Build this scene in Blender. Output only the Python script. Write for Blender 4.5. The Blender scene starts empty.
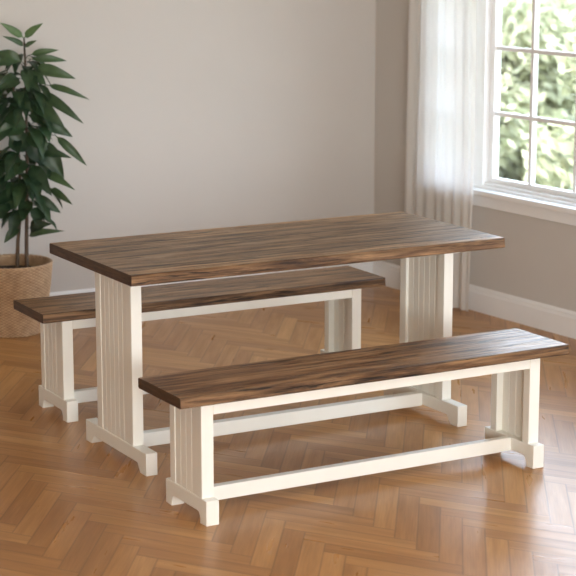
import bpy, bmesh, math, random
from mathutils import Vector, Matrix, noise

sc = bpy.context.scene
COL = sc.collection
random.seed(7)
EPS = 1e-4

# ------------------------------------------------------------------ materials
def new_mat(name):
    m = bpy.data.materials.new(name); m.use_nodes = True
    nt = m.node_tree; nt.nodes.clear()
    out = nt.nodes.new('ShaderNodeOutputMaterial')
    return m, nt, out
def N(nt, t, **kw):
    n = nt.nodes.new(t)
    for k, v in kw.items():
        if k in n.inputs: n.inputs[k].default_value = v
        else: setattr(n, k, v)
    return n
def L(nt, a, b): nt.links.new(a, b)
def ramp(nt, fac, stops):
    r = nt.nodes.new('ShaderNodeValToRGB'); e = r.color_ramp.elements
    while len(e) < len(stops): e.new(0.5)
    for k, (p, c) in zip(e, stops):
        k.position = p; k.color = (c[0], c[1], c[2], 1) if not isinstance(c, (int, float)) else (c, c, c, 1)
    L(nt, fac, r.inputs[0]); return r
def mixc(nt, fac, a, b, mode='MIX'):
    m = nt.nodes.new('ShaderNodeMix'); m.data_type = 'RGBA'; m.blend_type = mode
    for s, v in ((m.inputs[0], fac), (m.inputs[6], a), (m.inputs[7], b)):
        if hasattr(v, 'is_linked') or hasattr(v, 'links'): L(nt, v, s)
        else: s.default_value = v if isinstance(v, (int, float)) else (*v[:3], 1)
    return m.outputs[2]
def math_(nt, op, a, b=None):
    m = nt.nodes.new('ShaderNodeMath'); m.operation = op
    for s, v in zip(m.inputs, (a, b)):
        if v is None: continue
        if isinstance(v, (int, float)): s.default_value = v
        else: L(nt, v, s)
    return m.outputs[0]

def paint_mat(name, col, rough=0.5, var=0.04, scale=30, bump=0.02, stretch=(1, 1, 1), spec=0.5):
    m, nt, out = new_mat(name)
    b = N(nt, 'ShaderNodeBsdfPrincipled', Roughness=rough); b.inputs['Specular IOR Level'].default_value = spec
    tc = N(nt, 'ShaderNodeTexCoord'); mp = N(nt, 'ShaderNodeMapping'); mp.inputs['Scale'].default_value = stretch
    L(nt, tc.outputs['Object'], mp.inputs[0])
    n = N(nt, 'ShaderNodeTexNoise', Scale=scale, Detail=5.0, Roughness=0.6); L(nt, mp.outputs[0], n.inputs['Vector'])
    lo = tuple(c*(1-var) for c in col); hi = tuple(min(1, c*(1+var)) for c in col)
    r = ramp(nt, n.outputs[0], [(0.3, lo), (0.7, hi)])
    L(nt, r.outputs[0], b.inputs['Base Color'])
    if bump:
        bp = N(nt, 'ShaderNodeBump', Strength=bump*5, Distance=0.002); L(nt, n.outputs[0], bp.inputs['Height']); L(nt, bp.outputs[0], b.inputs['Normal'])
    L(nt, b.outputs[0], out.inputs[0]); return m

def top_wood(name, dark, mid, light, plank, rough=0.36, seam_on=1.0, lights=0.5):
    """reclaimed boards, grain along local x, boards side by side in local y"""
    m, nt, out = new_mat(name)
    b = N(nt, 'ShaderNodeBsdfPrincipled'); b.inputs['Specular IOR Level'].default_value = 0.33
    tc = N(nt, 'ShaderNodeTexCoord'); oi = N(nt, 'ShaderNodeObjectInfo')
    off = N(nt, 'ShaderNodeVectorMath', operation='SCALE'); off.inputs[0].default_value = (13.1, 0, 7.7); L(nt, oi.outputs['Random'], off.inputs['Scale'])
    ad = N(nt, 'ShaderNodeVectorMath', operation='ADD'); L(nt, tc.outputs['Object'], ad.inputs[0]); L(nt, off.outputs[0], ad.inputs[1])
    sp = N(nt, 'ShaderNodeSeparateXYZ'); L(nt, tc.outputs['Object'], sp.inputs[0])
    # board id
    bid = math_(nt, 'FLOOR', math_(nt, 'DIVIDE', math_(nt, 'ADD', sp.outputs[1], 5.0), plank))
    fr = math_(nt, 'FRACT', math_(nt, 'DIVIDE', math_(nt, 'ADD', sp.outputs[1], 5.0), plank))
    wn = N(nt, 'ShaderNodeTexWhiteNoise', noise_dimensions='1D'); L(nt, bid, wn.inputs['W'])
    # shift the grain per board
    sh = N(nt, 'ShaderNodeCombineXYZ'); L(nt, math_(nt, 'MULTIPLY', wn.outputs[0], 9.0), sh.inputs[0]); L(nt, math_(nt, 'MULTIPLY', wn.outputs[0], 3.0), sh.inputs[2])
    ad2 = N(nt, 'ShaderNodeVectorMath', operation='ADD'); L(nt, ad.outputs[0], ad2.inputs[0]); L(nt, sh.outputs[0], ad2.inputs[1])
    def grain(scx, scy, detail, dist, rgh=0.6):
        mp = N(nt, 'ShaderNodeMapping'); mp.inputs['Scale'].default_value = (scx, scy, scy); L(nt, ad2.outputs[0], mp.inputs[0])
        n = N(nt, 'ShaderNodeTexNoise', Scale=1.0, Detail=detail, Roughness=rgh, Distortion=dist); L(nt, mp.outputs[0], n.inputs['Vector']); return n.outputs[0]
    g1 = grain(2.2, 30, 6.0, 0.6, 0.68)
    g2 = grain(4.0, 110, 4.0, 0.5, 0.7)
    g3 = grain(4.0, 60, 5.0, 0.8)
    col = ramp(nt, math_(nt, 'ADD', math_(nt, 'MULTIPLY', g1, 0.62), math_(nt, 'MULTIPLY', g2, 0.38)),
               [(0.38, dark), (0.47, mid), (0.54, tuple((a+c)/2 for a, c in zip(mid, light))), (0.62, light)]).outputs[0]
    crack = ramp(nt, g3, [(0.375, 0.10), (0.455, 1.0)]).outputs[0]
    col = mixc(nt, 0.95, col, crack, 'MULTIPLY')
    tint = ramp(nt, wn.outputs[0], [(0.0, (0.58, 0.57, 0.56)), (1.0, (1.25, 1.22, 1.18))]).outputs[0]
    col = mixc(nt, 0.9, col, tint, 'MULTIPLY')
    e = math_(nt, 'ABSOLUTE', math_(nt, 'SUBTRACT', fr, 0.5))
    seam = ramp(nt, e, [(0.482, 1.0), (0.497, 1.0 - 0.75*seam_on)]).outputs[0]
    col = mixc(nt, 1.0, col, seam, 'MULTIPLY')
    L(nt, col, b.inputs['Base Color'])
    rr = ramp(nt, g2, [(0.3, rough+0.12), (0.7, rough-0.04)]); L(nt, rr.outputs[0], b.inputs['Roughness'])
    h = math_(nt, 'ADD', math_(nt, 'MULTIPLY', g2, 0.5), math_(nt, 'MULTIPLY', crack, 0.7))
    h = math_(nt, 'ADD', h, math_(nt, 'MULTIPLY', seam, 0.8))
    bp = N(nt, 'ShaderNodeBump', Strength=0.45, Distance=0.003); L(nt, h, bp.inputs['Height']); L(nt, bp.outputs[0], b.inputs['Normal'])
    L(nt, b.outputs[0], out.inputs[0]); return m

def floor_mat():
    m, nt, out = new_mat('oak herringbone')
    b = N(nt, 'ShaderNodeBsdfPrincipled'); b.inputs['Specular IOR Level'].default_value = 0.38
    uv = N(nt, 'ShaderNodeUVMap', uv_map='grain'); idn = N(nt, 'ShaderNodeAttribute', attribute_name='board')
    sp = N(nt, 'ShaderNodeSeparateXYZ'); L(nt, uv.outputs[0], sp.inputs[0])
    cx = N(nt, 'ShaderNodeCombineXYZ'); L(nt, sp.outputs[0], cx.inputs[0]); L(nt, sp.outputs[1], cx.inputs[1]); L(nt, math_(nt, 'MULTIPLY', idn.outputs['Fac'], 57.0), cx.inputs[2])
    def grain(a, c, det, dist):
        mp = N(nt, 'ShaderNodeMapping'); mp.inputs['Scale'].default_value = (a, c, 1); L(nt, cx.outputs[0], mp.inputs[0])
        n = N(nt, 'ShaderNodeTexNoise', Scale=1.0, Detail=det, Distortion=dist); L(nt, mp.outputs[0], n.inputs['Vector']); return n.outputs[0]
    g1 = grain(3, 30, 4.0, 0.25); g2 = grain(9, 190, 3.0, 0.1)
    base = ramp(nt, idn.outputs['Fac'], [(0.0, FL[0]), (0.5, FL[1]), (1.0, FL[2])]).outputs[0]
    v = ramp(nt, math_(nt, 'ADD', math_(nt, 'MULTIPLY', g1, 0.6), math_(nt, 'MULTIPLY', g2, 0.4)), [(0.33, (0.80, 0.77, 0.73)), (0.66, (1.12, 1.12, 1.12))]).outputs[0]
    col = mixc(nt, 1.0, base, v, 'MULTIPLY')
    # joints: distance to the board's edge
    eu = N(nt, 'ShaderNodeUVMap', uv_map='edge'); es = N(nt, 'ShaderNodeSeparateXYZ'); L(nt, eu.outputs[0], es.inputs[0])
    def edge(o, s): return math_(nt, 'MULTIPLY', math_(nt, 'SUBTRACT', 0.5, math_(nt, 'ABSOLUTE', math_(nt, 'SUBTRACT', o, 0.5))), s)
    d = math_(nt, 'MINIMUM', edge(es.outputs[0], PL*1.15), edge(es.outputs[1], PW*1.15))
    j = ramp(nt, d, [(0.0005, 0.62), (0.0013, 1.0)]).outputs[0]
    col = mixc(nt, 1.0, col, j, 'MULTIPLY')
    L(nt, col, b.inputs['Base Color'])
    rr = ramp(nt, g1, [(0.3, 0.34), (0.7, 0.27)]); L(nt, rr.outputs[0], b.inputs['Roughness'])
    h = math_(nt, 'ADD', math_(nt, 'MULTIPLY', g2, 0.25), math_(nt, 'MULTIPLY', j, 1.0))
    bp = N(nt, 'ShaderNodeBump', Strength=0.12, Distance=0.001); L(nt, h, bp.inputs['Height']); L(nt, bp.outputs[0], b.inputs['Normal'])
    L(nt, b.outputs[0], out.inputs[0]); return m

FL = [(0.36, 0.165, 0.050), (0.47, 0.228, 0.075), (0.57, 0.30, 0.108)]
PL, PW, PST = 0.375, 0.0625, 1.47          # board length and width, pattern stretch along the room

def fabric_mat():
    m, nt, out = new_mat('sheer curtain cloth')
    d = N(nt, 'ShaderNodeBsdfDiffuse', Color=(0.90, 0.87, 0.82, 1)); t = N(nt, 'ShaderNodeBsdfTranslucent', Color=(0.72, 0.69, 0.67, 1))
    tr = N(nt, 'ShaderNodeBsdfTransparent', Color=(1, 1, 1, 1))
    a = N(nt, 'ShaderNodeMixShader'); a.inputs[0].default_value = 0.5; L(nt, d.outputs[0], a.inputs[1]); L(nt, t.outputs[0], a.inputs[2])
    c = N(nt, 'ShaderNodeMixShader'); c.inputs[0].default_value = 0.05; L(nt, a.outputs[0], c.inputs[1]); L(nt, tr.outputs[0], c.inputs[2])
    L(nt, c.outputs[0], out.inputs[0]); return m

def leaf_mat(name, dark, light, rough, transl=0.25, attr=True):
    m, nt, out = new_mat(name)
    b = N(nt, 'ShaderNodeBsdfPrincipled', Roughness=rough); b.inputs['Specular IOR Level'].default_value = 0.5
    t = N(nt, 'ShaderNodeBsdfTranslucent')
    at = N(nt, 'ShaderNodeAttribute', attribute_name='tone')
    c = ramp(nt, at.outputs['Fac'], [(0.0, dark), (1.0, light)]).outputs[0]
    L(nt, c, b.inputs['Base Color']); tcx = mixc(nt, 0.5, c, (0.34, 0.38, 0.18)); L(nt, tcx, t.inputs[0])
    x = N(nt, 'ShaderNodeMixShader'); x.inputs[0].default_value = transl; L(nt, b.outputs[0], x.inputs[1]); L(nt, t.outputs[0], x.inputs[2])
    L(nt, x.outputs[0], out.inputs[0]); return m

def glass_mat():
    m, nt, out = new_mat('window glass')
    tr = N(nt, 'ShaderNodeBsdfTransparent', Color=(0.97, 0.98, 0.98, 1)); g = N(nt, 'ShaderNodeBsdfGlossy', Roughness=0.02)
    lw = N(nt, 'ShaderNodeLayerWeight', Blend=0.5); x = N(nt, 'ShaderNodeMixShader')
    f = math_(nt, 'ADD', math_(nt, 'MULTIPLY', math_(nt, 'POWER', lw.outputs['Facing'], 5.0), 0.96), 0.04)
    L(nt, f, x.inputs[0]); L(nt, tr.outputs[0], x.inputs[1]); L(nt, g.outputs[0], x.inputs[2]); L(nt, x.outputs[0], out.inputs[0]); return m

M = {}
M['white'] = paint_mat('off white furniture paint', (0.865, 0.848, 0.775), 0.42, 0.012, 5, 0.01, (3, 3, 1))
M['wall'] = paint_mat('greige wall paint', (0.592, 0.560, 0.525), 0.75, 0.012, 3, 0.0, spec=0.25)
M['ceil'] = paint_mat('ceiling paint', (0.8, 0.79, 0.77), 0.8, 0.01, 3, 0.0)
M['trim'] = paint_mat('trim paint', (0.86, 0.855, 0.85), 0.4, 0.015, 4, 0.0)
M['top'] = top_wood('reclaimed table boards', (0.050, 0.027, 0.014), (0.245, 0.132, 0.056), (0.55, 0.36, 0.19), 0.124, 0.35)
M['seat'] = top_wood('reclaimed bench boards', (0.035, 0.017, 0.008), (0.185, 0.086, 0.032), (0.47, 0.275, 0.13), 0.1615, 0.33, 0.3)
M['edge'] = top_wood('shaded board edges', (0.028, 0.014, 0.007), (0.115, 0.060, 0.029), (0.34, 0.20, 0.10), 0.9, 0.45, 0.0)  # darker copy of the board wood, edge shade painted into its colour
M['end'] = paint_mat('dark end grain', (0.075, 0.040, 0.021), 0.55, 0.45, 1.0, 0.05, (30, 12, 130), 0.3)
M['floor'] = floor_mat()
M['cloth'] = fabric_mat()
M['leaf'] = leaf_mat('houseplant leaf', (0.008, 0.030, 0.016), (0.12, 0.22, 0.085), 0.42, 0.12)
M['shrubleaf'] = leaf_mat('garden leaf', (0.31, 0.31, 0.20), (0.48, 0.47, 0.31), 0.6, 0.35)  # leaf colours paled to stand in for bright garden haze
M['stem'] = paint_mat('plant stem', (0.10, 0.065, 0.04), 0.7, 0.3, 40, 0.1)
M['soil'] = paint_mat('potting soil', (0.05, 0.035, 0.025), 0.95, 0.4, 60, 0.2)
M['lawn'] = paint_mat('garden lawn', (0.13, 0.15, 0.08), 0.9, 0.3, 6, 0.1)
M['glass'] = glass_mat()
def wicker_mat():
    m, nt, out = new_mat('woven wicker')
    b = N(nt, 'ShaderNodeBsdfPrincipled', Roughness=0.65)
    at = N(nt, 'ShaderNodeAttribute', attribute_name='tone'); tc = N(nt, 'ShaderNodeTexCoord')
    n = N(nt, 'ShaderNodeTexNoise', Scale=28.0, Detail=4.0); L(nt, tc.outputs['Object'], n.inputs['Vector'])
    f = math_(nt, 'ADD', math_(nt, 'MULTIPLY', at.outputs['Fac'], 0.55), math_(nt, 'MULTIPLY', n.outputs[0], 0.55))
    L(nt, ramp(nt, f, [(0.25, (0.30, 0.175, 0.09)), (0.8, (0.66, 0.46, 0.28))]).outputs[0], b.inputs['Base Color'])
    L(nt, b.outputs[0], out.inputs[0]); return m
M['wicker'] = wicker_mat()

# ------------------------------------------------------------------ helpers
def obj(name, bm, mat, parent=None, smooth=False, bevel=0.0, segs=2):
    bmesh.ops.recalc_face_normals(bm, faces=bm.faces)
    me = bpy.data.meshes.new(name); bm.to_mesh(me); bm.free()
    if mat: me.materials.append(mat)
    if smooth: me.polygons.foreach_set('use_smooth', [True]*len(me.polygons))
    o = bpy.data.objects.new(name, me); COL.objects.link(o)
    if parent: o.parent = parent
    if bevel:
        md = o.modifiers.new('bevel', 'BEVEL'); md.width = bevel; md.segments = segs; md.limit_method = 'ANGLE'; md.angle_limit = math.radians(40)
    return o
def tag(o, label=None, cat=None, group=None, kind=None):
    for k, v in (('label', label), ('category', cat), ('group', group), ('kind', kind)):
        if v: o[k] = v
    return o
def box(bm, x0, x1, y0, y1, z0, z1, f=None):
    f = f or (lambda x, y, z: (x, y, z))
    vs = [bm.verts.new(f(x, y, z)) for x in (x0, x1) for y in (y0, y1) for z in (z0, z1)]
    for q in ((0, 1, 3, 2), (4, 6, 7, 5), (0, 4, 5, 1), (2, 3, 7, 6), (0, 2, 6, 4), (1, 5, 7, 3)):
        bm.faces.new([vs[i] for i in q])
def prism(bm, poly, a0, a1, f):
    """poly (p,q) extruded from a0 to a1; f(a,p,q) -> xyz"""
    A = [bm.verts.new(f(a0, p, q)) for p, q in poly]; B = [bm.verts.new(f(a1, p, q)) for p, q in poly]
    n = len(poly)
    for i in range(n): bm.faces.new((A[i], A[(i+1) % n], B[(i+1) % n], B[i]))
    bm.faces.new(A); bm.faces.new(B[::-1])
def bx(name, mat, parent, *d, bevel=0.0):
    bm = bmesh.new(); box(bm, *d); return obj(name, bm, mat, parent, bevel=bevel)
def tube(bm, pts, rad, seg=8):
    rings = []
    for i, p in enumerate(pts):
        p = Vector(p); d = (Vector(pts[min(i+1, len(pts)-1)]) - Vector(pts[max(i-1, 0)])).normalized()
        u = d.orthogonal().normalized(); v = d.cross(u); r = rad[i] if isinstance(rad, (list, tuple)) else rad
        rings.append([bm.verts.new(p + r*(math.cos(2*math.pi*k/seg)*u + math.sin(2*math.pi*k/seg)*v)) for k in range(seg)])
    for a, b in zip(rings, rings[1:]):
        # align to limit twist
        k0 = min(range(seg), key=lambda k: (a[0].co-b[k].co).length); b[:] = b[k0:] + b[:k0]
        for k in range(seg): bm.faces.new((a[k], a[(k+1) % seg], b[(k+1) % seg], b[k]))
    bm.faces.new(rings[0][::-1]); bm.faces.new(rings[-1])

# ------------------------------------------------------------------ camera
CX, CY, CZ = -3.3941, -6.1496, 1.9844
YAW, PITCH, FPX = 0.5092, 0.1981, 1872.5
cam_d = bpy.data.cameras.new('camera'); cam = bpy.data.objects.new('camera', cam_d); COL.objects.link(cam)
cam_d.sensor_width = 36; cam_d.lens = FPX/576*36; cam_d.clip_end = 200
fwd = Vector((math.sin(YAW)*math.cos(PITCH), math.cos(YAW)*math.cos(PITCH), -math.sin(PITCH)))
rgt = Vector((math.cos(YAW), -math.sin(YAW), 0)); up = rgt.cross(fwd)
cam.matrix_world = Matrix.Translation((CX, CY, CZ)) @ Matrix((rgt, up, -fwd)).transposed().to_4x4()
cam_d.dof.use_dof = True; cam_d.dof.focus_distance = 6.9; cam_d.dof.aperture_fstop = 4.5
sc.camera = cam

# ------------------------------------------------------------------ room
WX, WY, WT = 1.9207, 2.4093, 0.0661        # corner of the room, turn of the window wall
XL, YF, H = -5.0, -8.2, 2.60
def W(s, n, z):                            # s along the window wall from the corner, n outwards
    return (WX + s*math.sin(WT) + n*math.cos(WT), WY - s*math.cos(WT) + n*math.sin(WT), z)
SEND = (WY - YF)/math.cos(WT)

def build_floor():
    bm = bmesh.new(); g = bm.loops.layers.uv.new('grain'); e = bm.loops.layers.uv.new('edge'); fl = bm.faces.layers.float.new('board')
    n = 6; w = PW; x_off, y_off = 0.297, -1.078
    c = math.sqrt(0.5); rng = random.Random(3)
    def put(u0, v0, du, dv, horiz):
        pts = [(u0, v0), (u0+du, v0), (u0+du, v0+dv), (u0, v0+dv)]
        P = []
        for u, v in pts:
            X = (u - v)*c*w; Y = (u + v)*c*w*PST
            P.append((X + x_off, Y + y_off))
        mx = sum(p[0] for p in P)/4; my = sum(p[1] for p in P)/4
        if not (XL-0.35 < mx < WX+0.9 and YF-0.35 < my < WY+0.1): return
        vs = [bm.verts.new((x, y, 0)) for x, y in P]
        f = bm.faces.new(vs); tone = min(1, max(0, rng.gauss(0.5, 0.24))); f[fl] = tone
        r = rng.random()*20
        for l, (u, v) in zip(f.loops, pts):
            a, b2 = (u-u0, v-v0) if horiz else (v-v0, u-u0)
            l[g].uv = (a*w + r, b2*w + r*0.37); l[e].uv = (a/n, b2)
    # herringbone on a grid: horizontal board at (k + 2n*m ...)
    R = 150
    for i in range(-R, R):
        for m_ in range(-14, 15):
            # the horizontal boards start at (i + 2n*m_, i); the vertical ones stand beside them
            u0 = i + 2*n*m_; v0 = i
            put(u0, v0, n, 1, True)
            put(u0 + n, v0 - n + 1, 1, n, False)
    return tag(obj('floor', bm, M['floor']), kind='structure')
build_floor()
def slab(name, mat, f, *d, bevel=0.0, parent=None):
    bm = bmesh.new(); box(bm, *d, f=f); o = obj(name, bm, mat, parent, bevel=bevel)
    if not parent: tag(o, kind='structure')
    return o
I = lambda x, y, z: (x, y, z)
slab('floor_substrate', M['trim'], I, XL-.15, WX+.85, YF-.15, WY+.15, -.25, -.002)
slab('wall_back', M['wall'], I, XL-.15, WX, WY, WY+.15, -.25, H)
slab('wall_left', M['wall'], I, XL-.15, XL, YF, WY, 0, H)
slab('ceiling', M['ceil'], I, XL-.15, WX+1.0, YF-.15, WY+.15, H, H+.12)
# front wall (behind the camera) with a wide window opening
bm = bmesh.new()
FX0, FX1, FZ0, FZ1 = -4.2, 0.9, 0.5, 2.35
for d in ((XL-.15, FX0, 0, H), (FX1, WX+.9, 0, H), (FX0, FX1, 0, FZ0), (FX0, FX1, FZ1, H)):
    box(bm, d[0], d[1], YF-.15, YF, d[2], d[3])
tag(obj('wall_front', bm, M['wall']), kind='structure')
# window wall with the opening of the window
S0, S1, Z0, Z1 = 0.56, 2.28, 0.655, 2.30
G0, G1 = 3.6, 5.3
bm = bmesh.new()
for a, b_, z0, z1 in ((0, S0, -.25, H), (S0, S1, -.25, Z0-.03), (S0, S1, Z1, H), (S1, G0, -.25, H), (G0, G1, -.25, Z0-.03), (G0, G1, Z1, H), (G1, SEND, -.25, H)):
    box(bm, a, b_, 0, .16, z0, z1, f=W)
tag(obj('wall_right', bm, M['wall']), kind='structure')

# baseboards: profile (n inwards, z)
BBP = [(0, 0), (-.018, 0), (-.018, .096), (-.015, .098), (-.015, .102), (-.012, .105), (-.0125, .112), (-.010, .118), (-.006, .122), (-.004, .1265), (0, .1265)]
bm = bmesh.new(); prism(bm, [(a, b_) for a, b_ in BBP], .0, SEND, lambda a, p, q: W(a, p, q)); tag(obj('baseboard_right', bm, M['trim']), kind='structure')
bm = bmesh.new(); prism(bm, BBP, XL, WX-.002, lambda a, p, q: (a, WY+p, q)); tag(obj('baseboard_back', bm, M['trim']), kind='structure')
bm = bmesh.new(); prism(bm, BBP, YF, WY-.002, lambda a, p, q: (XL-p, a, q)); tag(obj('baseboard_left', bm, M['trim']), kind='structure')

def window(name, s0, s1, units, sill_z=.627):
    """units: list of (glass_s0, glass_s1, [muntin centres]) ; root = the frame mesh"""
    bm = bmesh.new()
    n1 = .095
    # outer frame (jambs, head, bottom rail) and mullions
    edges = [s0] + [x for u in units for x in (u[0]-.035, u[1]+.035)] + [s1]
    for a, b_ in zip(edges[0::2], edges[1::2]):
        if b_-a > .003: box(bm, a, b_, .012, n1, Z0-.03, Z1, f=W)
    box(bm, s0, s1, .02, n1, Z1-.03, Z1, f=W)
    box(bm, s0, s1, .02, n1, Z0-.03, Z0, f=W)
    root = tag(obj(name, bm, M['trim'], bevel=.003), kind='structure')
    for g0, g1, mun in units:
        b = bmesh.new()
        a0, a1 = g0-.035, g1+.035; zb, zt = .681, Z1-.065
        box(b, a0, g0, .045, .085, Z0, Z1-.03, f=W); box(b, g1, a1, .045, .085, Z0, Z1-.03, f=W)
        box(b, g0, g1, .045, .085, Z0, zb, f=W); box(b, g0, g1, .045, .085, zt, Z1-.03, f=W)
        obj('sash', b, M['trim'], root, bevel=.002)
        b = bmesh.new()
        for m_ in mun: box(b, m_-.011, m_+.011, .05, .08, zb, zt, f=W)
        for z in (1.003, 1.327, 1.651, 1.975): box(b, g0, g1, .051, .079, z-.010, z+.010, f=W)
        obj('muntins', b, M['trim'], root, bevel=.002)
        b = bmesh.new(); box(b, g0, g1, .064, .067, zb, zt, f=W); obj('glass_pane', b, M['glass'], root)
    # casing, stool and apron
    b = bmesh.new()
    box(b, s0-.07, s0, -.016, 0, sill_z, Z1+.07, f=W); box(b, s1, s1+.07, -.016, 0, sill_z, Z1+.07, f=W); box(b, s0, s1, -.016, 0, Z1, Z1+.07, f=W)
    obj('window_casing', b, M['trim'], root, bevel=.003)
    b = bmesh.new(); box(b, s0-.10, s1+.10, -.055, 0, sill_z-.026, sill_z, f=W); box(b, s0, s1, 0, .05, sill_z-.026, sill_z+.012, f=W)
    obj('window_sill', b, M['trim'], root, bevel=.004)
    b = bmesh.new(); box(b, s0-.07, s1+.07, -.020, 0, .540, sill_z-.026, f=W); obj('window_apron', b, M['trim'], root, bevel=.003)
    return root
window('window_1', S0, S1, [(.62, .80, []), (.948, 2.225, [1.225, 1.553, 1.885])])
window('window_2', G0, G1, [(3.70, 5.20, [4.0, 4.3, 4.6, 4.9])])

# ------------------------------------------------------------------ furniture
def plank_top(name, mat, Lh, Wh, z0, z1, parent, seed, chips=.0009):
    bm = bmesh.new(); rng = random.Random(seed); nx = 90; c = .004
    ny = 10
    cs = [(-Wh+c, z0), (-Wh, z0+c), (-Wh, (z0*2+z1)/3), (-Wh, (z0+2*z1)/3), (-Wh, z1-c), (-Wh+c, z1)]
    cs += [(-Wh+c+(2*Wh-2*c)*k/ny, z1) for k in range(1, ny)]
    cs += [(Wh-c, z1), (Wh, z1-c), (Wh, (z0+2*z1)/3), (Wh, (z0*2+z1)/3), (Wh, z0+c), (Wh-c, z0)]
    rings = []
    for i in range(nx+1):
        x = -Lh + 2*Lh*i/nx; R = []
        for k, (y, z) in enumerate(cs):
            q = Vector((x*6, y*9+seed, z*40+seed)); d = noise.noise(q)*chips
            q2 = Vector((x*22, y*5, z*90+seed)); d2 = noise.noise(q2)*chips*.9
            yy, zz = y, z
            if abs(y) > Wh-c*1.5: yy += math.copysign(1, y)*(d+d2)
            if z > z1-EPS: zz += (d*.35)*(1 if abs(y) < Wh-c*1.5 else 1.3)
            xx = x
            if i in (0, nx): xx += (d+d2)*.8
            R.append(bm.verts.new((xx, yy, zz)))
        rings.append(R)
    n = len(cs)
    for A, B in zip(rings, rings[1:]):
        for k in range(n): bm.faces.new((A[k], A[(k+1) % n], B[(k+1) % n], B[k]))
    bm.faces.new(rings[0]); bm.faces.new(rings[-1][::-1])
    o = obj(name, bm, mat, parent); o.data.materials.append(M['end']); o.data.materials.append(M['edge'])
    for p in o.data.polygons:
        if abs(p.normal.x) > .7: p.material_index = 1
        elif abs(p.normal.y) > .6: p.material_index = 2  # long edges take the wood with painted shade
    return o

def foot(parent, x0, x1, hl, h, notch_z, tip, run, curved):
    """sled foot along y with two pads and a raised middle"""
    bm = bmesh.new(); y = hl
    poly = [(-y, h), (-y, 0), (-y+tip, 0)]
    if curved:
        for k in range(0, 7):
            a = math.pi/2*k/6
            poly.append((-y+tip+(run-tip)*(1-math.cos(a)), notch_z*math.sin(a)))
    else: poly.append((-y+run, notch_z))
    poly += [(-p, q) for p, q in poly[:2:-1]] if not curved else [(-p, q) for p, q in poly[:2:-1]]
    poly += [(y-tip, 0), (y, 0), (y, h)]
    prism(bm, poly, x0, x1, lambda a, p, q: (a, p, q))
    return obj('foot', bm, M['white'], parent, bevel=.0028)

def panel(parent, side, xo, hp, z0, z1, nb, ps, thick):
    """grooved boards between the two posts; xo outer face of the posts, side -1 left / 1 right"""
    bm = bmesh.new(); t0, t1 = xo-.003, xo-thick; y0, y1 = -hp+ps-.002, hp-ps+.002; w = (y1-y0)/nb; g = .0022
    outer, inner = [], []
    for k in range(nb):
        a, b = y0+k*w, y0+(k+1)*w
        for L_, t, s in ((outer, t0, -1), (inner, t1, 1)):
            L_ += [(a + (g if k else 0), t), (b - (g if k < nb-1 else 0), t)]
            if k < nb-1: L_.append((b, t + s*.003))
    poly = outer + inner[::-1]
    prism(bm, poly, z0, z1, lambda a, p, q: (side*q, p, a))
    return obj('panel', bm, M['white'], parent)

def trestle_end(root, side, Lh, inset, fw, fl, fh, hp, ps, z1, notch, tip, run, curved, nb, thick):
    xo = Lh-inset; xi = xo-fw
    a, b = sorted((side*xi, side*xo))
    foot(root, a, b, fl/2, fh, notch, tip, run, curved)
    e = .0015
    for s in (-1, 1):
        y0, y1 = sorted((s*hp, s*(hp-ps)))
        bm = bmesh.new(); box(bm, a+e, b-e, y0, y1, fh, z1); obj('post', bm, M['white'], root, bevel=.002)
    panel(root, side, xo-e, hp, fh, z1, nb, ps, thick)

def make_table():
    root = bpy.data.objects.new('dining_table', None); COL.objects.link(root)
    tag(root, 'long wooden dining table with brown plank top on white panelled trestle ends, between the benches', 'table')
    Lh, Wh, Hh, T = 1.5702/2, .7442/2, .7594, .039
    plank_top('table_top', M['top'], Lh, Wh, Hh-T, Hh, root, 4)
    for s in (-1, 1):
        trestle_end(root, s, Lh, .0902, .0456, .5458, .0843, .160, .045, Hh-T, .034, .052, .078, False, 6, .030)
    xi = Lh-.0902-.0456
    bx('stretcher', M['white'], root, -xi, xi, -.020, .020, .030, .083, bevel=.002)
    for s in (-1, 1):
        bx('cleat', M['white'], root, s*(xi-.03)-.02, s*(xi-.03)+.02, -.28, .28, Hh-T-.022, Hh-T, bevel=.002)
    return root
def make_bench():
    root = bpy.data.objects.new('bench', None); COL.objects.link(root)
    Lh, Wh, Hh, T = 1.564/2, .3227/2, .45, .037
    plank_top('seat', M['seat'], Lh, Wh, Hh-T, Hh, root, 11, .0012)
    for s in (-1, 1):
        trestle_end(root, s, Lh, .0934, .048, .3076, .0862, .119, .038, Hh-T, .038, .046, .066, True, 4, .018)
    xi = Lh-.0934-.048
    bx('stretcher', M['white'], root, -xi, xi, -.016, .016, .035, .085, bevel=.002)
    for s in (-1, 1):
        y0, y1 = sorted((s*.1185, s*.0965))
        bx('apron', M['white'], root, -xi-.001, xi+.001, y0, y1, .368, Hh-T, bevel=.0015)
    return root
table = make_table(); table.rotation_euler.z = 0
b1 = make_bench(); b1.location = (-.0699, -.7216, 0); b1.rotation_euler.z = .003
tag(b1, 'white trestle bench with brown wooden seat standing in front of the table', 'bench', 'dining benches')
def copy_tree(o, parent=None):
    c = o.copy(); COL.objects.link(c); c.parent = parent
    for ch in [x for x in bpy.data.objects if x.parent == o]: copy_tree(ch, c)
    return c
b2 = copy_tree(b1); b2.location = (.0269, .6854, 0); b2.rotation_euler.z = -.0065
b2['label'] = 'white trestle bench with dark wooden seat behind the table, partly hidden by its top'

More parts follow.
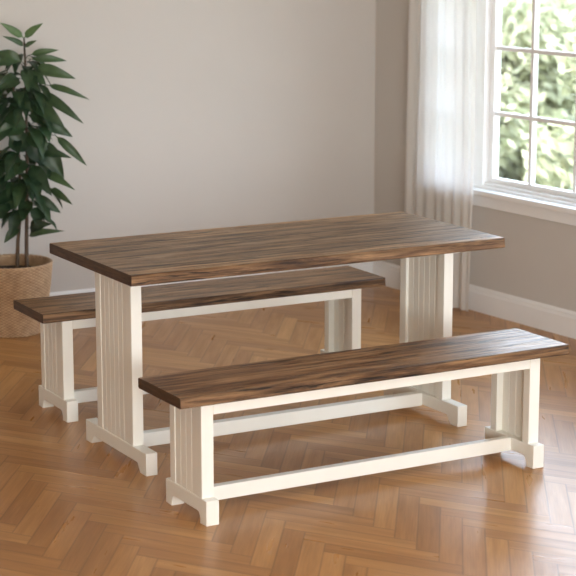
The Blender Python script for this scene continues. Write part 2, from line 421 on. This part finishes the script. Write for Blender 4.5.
# ------------------------------------------------------------------ curtain
def curtain():
    bm = bmesh.new(); nz = 60; ns = 260; z0, z1 = .012, H
    rows = []
    for j in range(nz+1):
        z = z0 + (z1-z0)*j/nz; f = j/nz; R = []
        for i in range(ns+1):
            t = i/ns
            sl = .36 + .03*min(1, z/1.6) - .03*max(0, (z-1.6)); sr = .935 + .012*math.sin(z*1.6)
            tt = t + .010*math.sin(2*math.pi*t*2.3+z*.7)*(1-f)
            s = sl + (sr-sl)*t
            a = .014 + .006*math.sin(t*9+1)
            ph = 2*math.pi*(t*5.0 + .30*math.sin(t*7.0) + .06*math.sin(z*2+t*5))
            n = -.085 + a*math.sin(ph)*(.40+.60*f) + .006*math.sin(ph*2.3+z) 
            s += .008*math.sin(ph*1.0+1.2)
            R.append(bm.verts.new(W(s, n, z)))
        rows.append(R)
    for A, B in zip(rows, rows[1:]):
        for i in range(ns): bm.faces.new((A[i], A[i+1], B[i+1], B[i]))
    o = obj('curtain', bm, M['cloth'], smooth=True)
    return tag(o, 'sheer white floor length curtain hanging in soft folds beside the window', 'curtain')
curtain()

# ------------------------------------------------------------------ basket and plant
PC = Vector((-.2525, 2.200, 0))
def basket():
    bm = bmesh.new(); tl = bm.verts.layers.float.new('tone')
    rows, sub, spokes, per = 46, 3, 76, 5
    nr, nt_ = rows*sub, spokes*per; h = .335
    def rad(z): f = z/h; return .137 + .058*f**.85 + .006*math.sin(math.pi*f)
    rings = []
    for j in range(nr+1):
        z = h*j/nr; row = j//sub; inn = (j % sub)/sub
        R = []
        for i in range(nt_):
            th = 2*math.pi*i/nt_
            wv = math.sin(spokes/2*th + math.pi*(row % 2)); lift = math.sin(math.pi*(inn+.17))
            r = rad(z) + .0030*wv*lift + .0016*lift
            v = bm.verts.new((r*math.cos(th), r*math.sin(th), z)); v[tl] = min(1, max(0, .5+.38*wv*lift - (.35 if j % sub == 0 else 0)))
            R.append(v)
        rings.append(R)
    # inner wall
    for z in (h, h*.5, .012):
        R = []
        for i in range(nt_):
            th = 2*math.pi*i/nt_; r = rad(z)-.012
            v = bm.verts.new((r*math.cos(th), r*math.sin(th), z)); v[tl] = .3; R.append(v)
        rings.append(R)
    for A, B in zip(rings, rings[1:]):
        for i in range(nt_): bm.faces.new((A[i], A[(i+1) % nt_], B[(i+1) % nt_], B[i]))
    bm.faces.new(rings[0]); bm.faces.new(rings[-1])
    o = obj('wicker_basket', bm, M['wicker'], smooth=True); o.location = PC
    tag(o, 'tan woven wicker basket on the floor holding the leafy plant', 'basket')
    b = bmesh.new(); tl = b.verts.layers.float.new('tone'); nr2 = 240; rr = rad(h)-.004; prev = None; first = None
    for i in range(nr2):
        th = 2*math.pi*i/nr2; ring = []
        for k in range(10):
            ph = 2*math.pi*k/10; rp = .0085 + .0016*math.sin(3*ph + th*44)
            v = b.verts.new(((rr+rp*math.cos(ph))*math.cos(th), (rr+rp*math.cos(ph))*math.sin(th), h+.002+rp*math.sin(ph)*.9))
            v[tl] = .5+.4*math.sin(3*ph+th*44); ring.append(v)
        if prev:
            for k in range(10): b.faces.new((prev[k], prev[(k+1) % 10], ring[(k+1) % 10], ring[k]))
        else: first = ring
        prev = ring
    for k in range(10): b.faces.new((prev[k], prev[(k+1) % 10], first[(k+1) % 10], first[k]))
    obj('basket_rim', b, M['wicker'], o, smooth=True)
basket()

def px(x, y, depth=0.0):
    """a point of the photo on the upright plane through the plant, facing the camera"""
    d = fwd + (x-288)/FPX*rgt - (y-288)/FPX*up
    nrm = Vector((fwd.x, fwd.y, 0)).normalized(); o = Vector((CX, CY, CZ))
    t = ((PC + nrm*depth) - o).dot(nrm)/d.dot(nrm)
    return o + d*t
def leaf(bm, tl, base, tip, width, sag, tone, facing=None, rng=random, serr=0):
    """a pointed leaf arching from base to tip with a folded midrib"""
    base, tip = Vector(base), Vector(tip); d = tip-base; Ln = d.length
    side = facing.cross(d).normalized() if facing else d.cross(Vector((0, 0, 1))).normalized()
    nrm = d.cross(side).normalized()
    if nrm.z < 0: nrm = -nrm
    n = 12; rows = []
    for i in range(n+1):
        t = i/n
        w = width*.5*(math.sin(math.pi*min(1, t**.80))**.85)*(1-.25*t) if 0 < t < 1 else 0.0
        if t < .12: w = max(w*.35, .0012)
        c = base + d*t + nrm*sag*math.sin(math.pi*t)*Ln
        c.z -= 0
        wav = math.sin(t*15+tone*20)*.04*width
        rows.append([c + side*w*k/2 + nrm*(abs(k)/2*w*.35 + (wav if abs(k) == 2 else 0)) for k in (-2, -1, 0, 1, 2)])
    V = [[bm.verts.new(p) for p in r] for r in rows]
    for r, R in enumerate(V):
        for k, v in enumerate(R): v[tl] = min(1, max(0, tone + (.10 if k == 2 else 0) + .05*math.sin(r*2.1)))
    for A, B in zip(V, V[1:]):
        for k in range(4): bm.faces.new((A[k], A[k+1], B[k+1], B[k]))
def clampy(p, m=.03):
    p = Vector(p)
    if p.y > WY-m: p.y = WY-m - .02*random.random()
    return p
def plant():
    root = bpy.data.objects.new('potted_plant', None); COL.objects.link(root); root.location = PC
    tag(root, 'tall leafy houseplant with two brown stems and glossy dark green leaves', 'plant')
    bm = bmesh.new()
    R = []
    for k in range(40):
        th = 2*math.pi*k/40; R.append((.172*math.cos(th), .172*math.sin(th)))
    prism(bm, R, .015, .292, lambda a, p, q: (p*(.72+.28*a/.292), q*(.72+.28*a/.292), a)); obj('soil', bm, M['soil'], root)
    stems = []
    nrm = Vector((fwd.x, fwd.y, 0)).normalized()
    for pts, r0 in (([(27, 276), (26.5, 240), (27, 200), (27, 150), (26, 100), (25, 60), (24, 38)], .012), ([(17, 274), (18, 240), (21, 205), (19, 160), (16, 110), (12, 75)], .012)):
        P = [px(x, y, .01*i) - PC for i, (x, y) in enumerate(pts)]
        P = [P[0] + Vector((0, 0, -.05))] + P
        bm = bmesh.new(); tube(bm, P, [r0*(1-.62*i/(len(P)-1)) for i in range(len(P))]); obj('stem', bm, M['stem'], root, smooth=True); stems.append(P)
    bm = bmesh.new(); tl = bm.verts.layers.float.new('tone'); rng = random.Random(5)
    tocam = -nrm + Vector((0, 0, .35))
    A = [ # base, tip, width px, sag, tone, depth base, depth tip
     (24, 38, 43, 23, 8, .05, .85), (24, 38, 0, 22.5, 8, .06, .8), (25, 47, 37, 40.5, 5, .1, .3), (24, 46, 2, 36, 6, .12, .25),
     (30, 55, 59, 50, 7, .12, .45), (31, 59, 67, 61, 8, .16, .30), (33, 68, 76, 79, 13, .18, .35), (47, 85, 90, 100, 7, .20, .35),
     (40, 92, 84, 124, 11, .18, .18), (30, 98, 65, 128, 17, .15, .22), (55, 135, 87, 166, 9, .16, .22), (38, 120, 73, 137, 13, .2, .15),
     (40, 140, 64, 179, 20, .12, .12), (44, 172, 75, 190, 10, .2, .45), (50, 188, 73, 205, 8, .15, .25), (33, 196, 61, 213, 12, .18, .15),
     (29, 236, 65, 231, 8, .28, .30), (40, 206, 37, 226, 17, .1, .08), (30, 228, 52, 224, 13, .15, .06), (14, 60, -12, 64, 13, .15, .3), (22, 62, -4, 52, 13, .2, .3),
     (30, 70, 46, 85, 13, .1, .22), (24, 72, 40, 92, 12, .12, .12), (20, 78, -4, 90, 16, .16, .2), (14, 95, 32, 112, 20, .12, .08), (6, 110, 26, 128, 19, .1, .22),
     (28, 115, 60, 122, 15, .18, .12), (26, 125, -6, 136, 18, .15, .3), (30, 140, 46, 166, 20, .1, .06), (8, 135, 30, 150, 22, .12, .14), (0, 155, 24, 175, 24, .1, .08),
     (26, 160, 4, 182, 18, .12, .2), (28, 172, 50, 176, 14, .2, .25), (30, 165, 52, 196, 16, .12, .10), (16, 185, -8, 208, 22, .12, .12), (18, 178, 24, 204, 20, .08, .08),
     (24, 190, -2, 214, 18, .1, .2), (20, 208, 10, 236, 14, .08, .06), (10, 200, -14, 226, 18, .12, .1), (28, 200, 22, 222, 15, .05, .25), (20, 226, 4, 243, 10, .2, .2),
     (4, 75, -18, 95, 16, .12, .25), (12, 120, -14, 150, 18, .12, .12), (26, 88, 44, 108, 17, .15, .1), (34, 150, 72, 158, 12, .2, .1), (27, 132, 50, 150, 18, .1, .2)]
    for x0, y0, x1, y1, w, sag, tone in A:
        dd = rng.uniform(-.12, .02); b = px(x0, y0, rng.uniform(-.03, .03)); t = px(x1, y1, dd)
        leaf(bm, tl, clampy(b)-PC, clampy(t)-PC, w/205*1.05, sag*.8, tone, tocam)
        # a short stalk from the nearest stem
    for k in range(230):
        st = stems[rng.choice((0, 1))]; f = rng.uniform(.30, .97); i = int(f*(len(st)-1)); u = f*(len(st)-1)-i
        p = st[i].lerp(st[min(i+1, len(st)-1)], u)
        az = rng.uniform(0, 2*math.pi); env = min(1, .35 + (1.42-p.z)*1.6)*(.62 if p.z < .62 else 1)
        ln = rng.uniform(.11, .19); out = Vector((math.cos(az), math.sin(az), 0))
        b = p + out*rng.uniform(.02, .12)*env + Vector((0, 0, rng.uniform(.0, .05)))
        t = b + out*ln*(.45+.35*env) - Vector((0, 0, ln*rng.uniform(.25, .85)))
        if (PC+b).z > 1.33: continue
        b = clampy(PC+b)-PC; t = clampy(PC+t)-PC
        if t.z < .50: continue
        # keep the right hand outline as it grows in the photo
        if (t).dot(rgt) > .24 or b.dot(rgt) > .2: continue
        leaf(bm, tl, b, t, rng.uniform(.045, .072), .12, max(0, rng.gauss(.12, .09)), None)
    obj('foliage', bm, M['leaf'], root, smooth=True)
    for x0, y0, x1, y1, w, sag, tone in A:
        b = clampy(px(x0, y0))-PC
        P = min((q for st in stems for q in [st[i].lerp(st[i+1], u/5) for i in range(len(st)-1) for u in range(5)]), key=lambda q: (q-(b-Vector((0, 0, .03)))).length)
        if (P-b).length > .015:
            bm = bmesh.new(); tube(bm, [P, P.lerp(b, .5)+Vector((0, 0, .008)), b], .0018, 5); obj('leaf_stalk', bm, M['leaf'], root, smooth=True)
plant()

# ------------------------------------------------------------------ garden beyond the window
GZ = -.45
slab('ground_garden', M['lawn'], I, WX+1.2, 40, -25, 45, GZ-.2, GZ)
def shrub_mesh(seed, leaves=9000):
    rng = random.Random(seed); bm = bmesh.new(); tl = bm.faces.layers.float.new('tone')
    cl = []
    for k in range(26):
        a = rng.uniform(0, 2*math.pi); r = rng.uniform(0, .58); z = rng.uniform(.3, 1.5)
        cl.append((Vector((r*math.cos(a), r*math.sin(a), z)), rng.uniform(.2, .36), rng.uniform(-.25, .35)))
    for k in range(leaves):
        c, r, tn = rng.choice(cl); d = Vector((rng.gauss(0, 1), rng.gauss(0, 1), rng.gauss(0, 1))).normalized()
        p = c + d*r*rng.uniform(.6, 1.05); p.z = max(.08, p.z)
        n = (d + .8*Vector((rng.gauss(0, 1), rng.gauss(0, 1), rng.gauss(0, 1)))).normalized(); u = n.orthogonal().normalized(); v = n.cross(u)
        s = rng.uniform(.025, .05)
        f = bm.faces.new([bm.verts.new(p + q) for q in (-u*s*1.5, v*s*.7, u*s*1.5, -v*s*.7)]); f[tl] = min(1, max(0, .5+tn+rng.gauss(0, .15)))
    me = bpy.data.meshes.new('shrub_foliage'); bm.to_mesh(me); bm.free(); me.materials.append(M['shrubleaf']); return me
def stem_mesh(seed):
    rng = random.Random(seed); bm = bmesh.new()
    for k in range(6):
        a = rng.uniform(0, 2*math.pi); r = rng.uniform(.25, .45)
        tube(bm, [(0.04*math.cos(a), .04*math.sin(a), 0), (.4*r*math.cos(a), .4*r*math.sin(a), .5), (r*math.cos(a), r*math.sin(a), 1.1)], [.025, .016, .006], 6)
    me = bpy.data.meshes.new('shrub_stems'); bm.to_mesh(me); bm.free(); me.materials.append(M['stem']); return me
SH = [(shrub_mesh(20+k), stem_mesh(40+k)) for k in range(3)]
ax = Vector((math.cos(WT), math.sin(WT), 0))
k = 0
for row, dist, hgt in ((0, 4.2, .98), (1, 6.6, 1.05), (2, 9.0, 1.35), (3, 11.5, 1.75), (4, 14.0, 2.2)):
    for j in range(5):
        base = Vector((1.95, 1.1, 0)) + Vector((.60, .80, 0))*dist*1.1 + Vector((.80, -.60, 0))*((j-2)*2.25 + (.9, 2.0, 1.2, .1, 1.5)[row])
        fo, stm = SH[(j+row) % 3]; rr = random.Random(99+k)
        r = bpy.data.objects.new('garden_shrub', None); COL.objects.link(r); r.location = (base.x, base.y, GZ)
        r.rotation_euler.z = -.6435 + rr.choice((0, 1, 2, 3))*math.pi/2; s = hgt*rr.uniform(.97, 1.08); r.scale = (1.08, 1.08, s)
        tag(r, 'blurred pale green shrub in the sunny garden outside the window panes', 'shrub', 'garden shrubs outside the window')
        for nm, me in (('foliage', fo), ('shrub_stems', stm)):
            o = bpy.data.objects.new(nm, me); COL.objects.link(o); o.parent = r
        k += 1

# ------------------------------------------------------------------ light
w = bpy.data.worlds.new('world'); sc.world = w; w.use_nodes = True; nt = w.node_tree
bg = nt.nodes['Background']; bg.inputs[1].default_value = 7.0
tc = N(nt, 'ShaderNodeTexCoord'); sp = N(nt, 'ShaderNodeSeparateXYZ'); L(nt, tc.outputs['Generated'], sp.inputs[0])
r = ramp(nt, sp.outputs[2], [(0.0, (0.88, 0.94, 1.0)), (0.6, (0.62, 0.78, 1.0))]); L(nt, r.outputs[0], bg.inputs[0])
def area(name, loc, direction, sx, sy, power, col=(1, 1, 1), portal=False):
    l = bpy.data.lights.new(name, 'AREA'); l.shape = 'RECTANGLE'; l.size = sx; l.size_y = sy; l.energy = power; l.color = col
    if portal: l.cycles.is_portal = True
    o = bpy.data.objects.new(name, l); COL.objects.link(o); o.location = loc; o.rotation_euler = Vector(direction).to_track_quat('-Z', 'Y').to_euler(); return o
area('window_portal', W((S0+S1)/2, .2, (Z0+Z1)/2), (-ax.x, -ax.y, 0), S1-S0, Z1-Z0, 1, portal=True)
area('window_portal', W((G0+G1)/2, .2, (Z0+Z1)/2), (-ax.x, -ax.y, 0), G1-G0, Z1-Z0, 1, portal=True)
area('front_window_portal', ((FX0+FX1)/2, YF-.2, (FZ0+FZ1)/2), (0, 1, 0), FX1-FX0, FZ1-FZ0, 1, portal=True)
area('front_fill_light', (-3.1, YF-.05, 1.45), (.25, 1, -.12), 2.2, 1.7, 100, (1.0, .95, .80))  # added warm fill lamp behind the camera, lifts front and left faces
sun = bpy.data.lights.new('sun', 'SUN'); sun.energy = 5; sun.angle = .01; sun.color = (1, .93, .82)
so = bpy.data.objects.new('sun', sun); COL.objects.link(so); so.rotation_euler = Vector((.72, .25, -1.0)).to_track_quat('-Z', 'Y').to_euler()

vs = sc.view_settings
vs.view_transform = 'Standard'; vs.look = 'None'; vs.gamma = 1; vs.use_curve_mapping = False; vs.exposure = 0.66
sc.cycles.max_bounces = 10; sc.cycles.diffuse_bounces = 5; sc.cycles.glossy_bounces = 4; sc.cycles.transparent_max_bounces = 12
sc.cycles.sample_clamp_indirect = 8; sc.cycles.caustics_reflective = False
